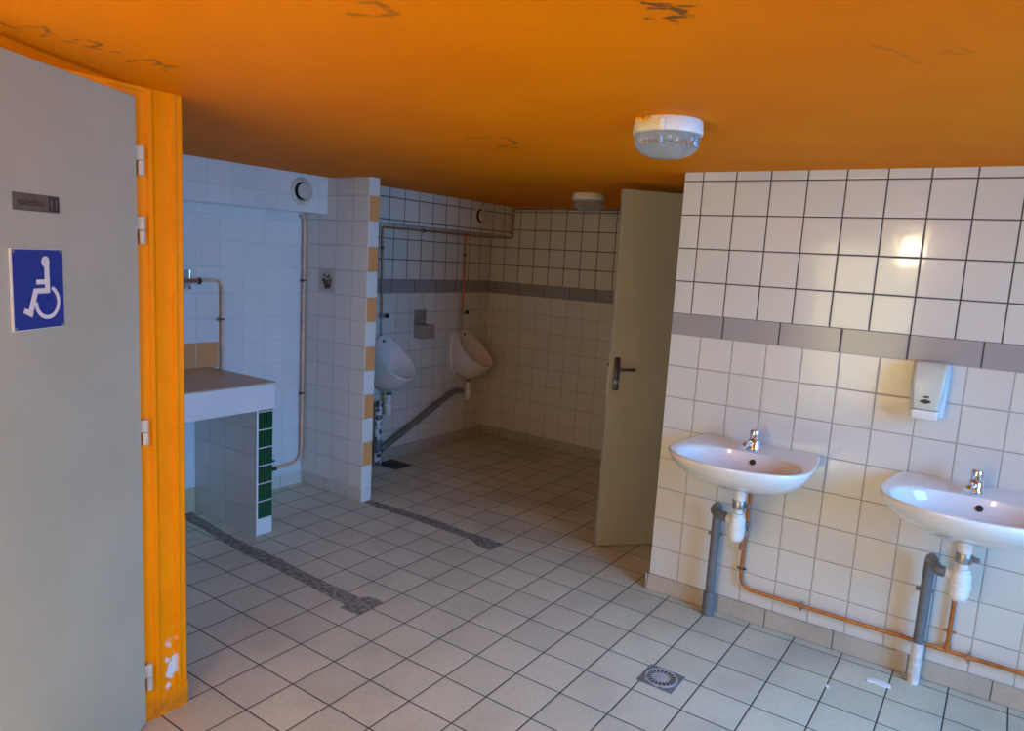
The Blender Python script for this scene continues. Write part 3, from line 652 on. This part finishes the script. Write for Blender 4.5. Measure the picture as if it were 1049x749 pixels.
# ------------------------------------------------------------------ urinals
def urinal(loc, label):
    t = thing('urinal', label, 'urinal', loc, 0, 'urinals on the left wall')
    n = 64
    def rim(a, k=0.0):          # a = 0 at the top, k insets
        s = (1 - math.cos(a)) / 2
        x = .018 + .295 * s ** 1.1; z = .965 - .290 * s + .03 * math.sin(PI * s) * (-.6)
        y = (.148 - k) * math.sin(a) * (1 + .10 * math.cos(a + PI))
        cx, cz = .18, .82
        return Vector((x + (cx - x) * k * 4.5, y, z + (cz - z) * k * 4.5))
    A = [2 * PI * i / n for i in range(n)]
    b = BM(); R = []
    for q in (1, .94, .86, .74, .6, .45, .3, .18, .08, .02):          # from the wall outwards to the rim
        ring = []
        for a in A:
            p = rim(a); wl = Vector((0, .122 * math.sin(a), .770 + .188 * math.cos(a))); low = (1 - math.cos(a)) / 2
            v = p.lerp(wl, q); bulge = math.sin(PI * q)
            v.z -= .062 * bulge * low ** 1.5; v.y *= 1 + .10 * bulge * (.4 + low); v.x = max(v.x, 0)
            ring.append(v)
        R.append(ring)
    R.append([rim(a) for a in A]); R.append([rim(a, .006) + Vector((.004, 0, .003)) for a in A]); R.append([rim(a, .014) + Vector((.001, 0, -.001)) for a in A])
    inn = Vector((.10, 0, .645))
    for s in (.93, .82, .66, .46, .25, .08):
        R.append([Vector((max(.022, inn.x + (p.x - inn.x) * s - .02 * (1 - s)), p.y * s, inn.z + (p.z - inn.z) * s)) for p in [rim(a, .016) for a in A]])
    loft(b, R); link('bowl', b, M['ceramic_old'], t, smooth=60, local=True)
    b = BM(); loft(b, [[(x, p[0], p[1]) for p in rrect(-.138 + i, .60 + i, .138 - i, .945 - i, .06, 8)] for x, i in ((0, 0), (.014, 0), (.020, .006))]); link('wall_flange', b, M['ceramic_old'], t, local=True)
    b = BM(); sphere(b, (.040, 0, .925), .011, 14); link('spreader', b, M['dark_chrome'], t, local=True)
    b = BM(); lathe(b, (.105, 0, .546), (0, 0, -1), [(.022, 0), (.022, .014), (.014, .018)], 20); link('outlet_ring', b, M['dark_chrome'], t, local=True)
    b = BM(); lathe(b, (.105, 0, .535), (0, 0, -1), [(.018, 0), (.018, .062), (.0275, .064), (.0275, .082), (.026, .084), (.026, .112), (.0275, .114), (.0275, .122), (.025, .124), (.023, .150), (.012, .160), (.003, .161)], 24)
    cyl(b, (.10, -.005, .455), (.088, -.024, .455), .017); link('bottle_trap', b, M['plastic'], t, local=True)
    # flush valve over the bowl
    b = BM(); cyl(b, (0, -.008, 1.105), (.018, -.008, 1.105), .012); cyl(b, (.016, -.030, 1.105), (.016, .026, 1.105), .0125); v = link('flush_valve', b, M['steel'], t, local=True)
    b = BM(); lathe(b, (.018, .022, 1.106), (.35, 1, 0), [(.012, 0), (.016, .004), (.016, .026), (.012, .030)], 18); link('push_button', b, M['black'], v, local=True)
    b = BM(); tube(b, [(.016, -.010, 1.10), (.016, -.010, 1.0), (.016, -.002, .955)], .006, .02); link('flush_tube', b, M['steel'], v, local=True)
    return t
u0_ = urinal((XL, .600, 0), 'white urinal beside the tiled screen wall, half hidden by it')
dup(u0_, (XL, 1.545, 0), 'white urinal nearer the far corner with sloping drain pipe below')

# feed pipe above the urinals
fp = thing('feed_pipe', 'copper feed pipe running under the boxed duct above the urinals', 'pipe', (XL, .6, 1.75))
b = BM(); tube(b, [(XL + .014, .590, 1.118), (XL + .012, .575, 1.748), (XL + .012, YB - .012, 1.748), (XB + .012, YB - .012, 1.748), (XB + .012, YB - .012, ZC - .016), (.02, YB - .012, ZC - .016)], .0085, .02); link('pipe', b, M['pipe_dk'], fp)
b = BM(); tube(b, [(XL + .014, 1.535, 1.118), (XL + .013, 1.535, 1.50), (XL + .012, 1.53, 1.748)], .0085, 0); lathe(b, (XL + .012, 1.53, 1.748), (0, 1, 0), [(.0085, -.022), (.0115, -.02), (.0115, .02), (.0085, .022)], 14); link('drop_pipe', b, M['pipe_or'], fp)
for p, ax in (((XL + .012, 1.02, 1.748), (0, 1, 0)), ((XL + .013, 1.534, 1.585), (0, 0, 1)), ((XL + .012, .5785, 1.60), (0, 0, 1))):
    b = BM(); lathe(b, p, ax, [(.0085, -.010), (.013, -.008), (.013, .008), (.0085, .010)], 14); cyl(b, p, (XL, p[1], p[2]), .005, 10); link('pipe_clip', b, M['brass'], fp)

# metal box between the urinals
mb = thing('metal_box', 'small grey metal box on the wall between the urinals', 'box', (XL, 1.04, .92))
b = BM(); box(b, (XL, .955, 1.030), (XL + .012, 1.085, 1.140)); bevel(link('back_plate', b, M['box_grey'], mb, smooth=0), .003)
b = BM(); box(b, (XL, .955, .925), (XL + .105, 1.085, 1.030)); bevel(link('tray', b, M['box_grey'], mb, smooth=0), .004)

# sloping drain and white riser at the screen wall
sp = thing('sloping_drain_pipe', 'grey drain pipe sloping down the wall below the urinals', 'pipe', (XL, 1.0, 0))
b = BM(); tube(b, [(XL + .078, 1.508, .455), (XL + .05, 1.45, .455), (XL + .045, 1.38, .432), (XL + .045, .592, .100)], .023, .05, 18); link('pipe', b, M['pvc_dark'], sp)
b = BM(); cyl(b, (XL, 1.22, .365), (XL + .045, 1.22, .365), .008, 10); lathe(b, (XL + .045, 1.22, .365), (0, .78, .327), [(.0235, -.008), (.027, -.008), (.027, .008), (.0235, .008)], 18); link('pipe_clip', b, M['pvc_dark'], sp)
rp = thing('riser_pipe', 'white drain pipe with peeling paint beside the screen wall', 'pipe', (XL + .05, .556, 0))
b = BM(); tube(b, [(XL + .05, .556, .0), (XL + .05, .556, .46), (XL + .058, .566, .457)], .026, .02, 18); link('pipe', b, M['peel'], rp)
b = BM(); lathe(b, (XL + .05, .556, .10), (0, 0, 1), [(.027, 0), (.031, .004), (.031, .085), (.027, .09)], 18); link('collar', b, M['pvc'], rp)

# ------------------------------------------------------------------ floor drains and scraps
fd = thing('floor_drain', 'square floor drain with round slotted grate in front of the washbasins', 'drain', (.285, -.705, 0))
b = BM(); box(b, (.213, -.777, -.01), (.357, -.633, .0022)); bevel(link('plate', b, M['zinc'], fd, smooth=0), .0012)
b = BM(); lathe(b, (.285, -.705, .0018), (0, 0, 1), [(.064, 0), (.064, .003), (.058, .0045), (.056, .003), (.03, .0028), (.012, .0045), (.002, .005)], 48); gr = link('grate', b, M['zinc_light'], fd)
b = BM()
for i in range(20):
    a = 2 * PI * i / 20; pts = []
    for r, da in ((.035, -.075), (.0545, -.095), (.0545, .095), (.035, .075)): pts.append((.285 + r * math.cos(a + da), -.705 + r * math.sin(a + da)))
    prism(b, pts, .0042, .0051)
link('slot', b, M['black'], fd, smooth=0)
dd = thing('corner_drain', 'dark stained drain cover on the floor under the left urinal', 'drain', (-2.44, .64, 0))
b = BM(); box(b, (-2.545, .55, -.01), (-2.335, .725, .002)); link('cover', b, M['wet'], dd, smooth=0)
b = BM()
for i in range(7): box(b, (-2.52, .575 + i * .02, .002), (-2.36, .583 + i * .02, .0032))
link('rib', b, M['wet'], dd, smooth=0)

def scrap(name, poly, h, label):
    b = BM(); loft(b, [[(x, y, 0) for x, y in poly], [(x, y, h + random.uniform(-.3, .3) * h) for x, y in poly]]); return tag(link(name, b, M['paper'], smooth=0), label, 'paper')
scrap('paper_scrap', [(.925, -.165), (.95, -.152), (.985, -.150), (1.015, -.157), (1.02, -.175), (.99, -.183), (.955, -.178), (.935, -.181)], .006, 'crumpled white scrap on the floor by the white footed drain pipe')
scrap('paper_fleck', [(.806, -.322), (.815, -.315), (.826, -.322), (.824, -.334), (.812, -.336)], .003, 'tiny pale fleck lying on the floor in front of the basins')
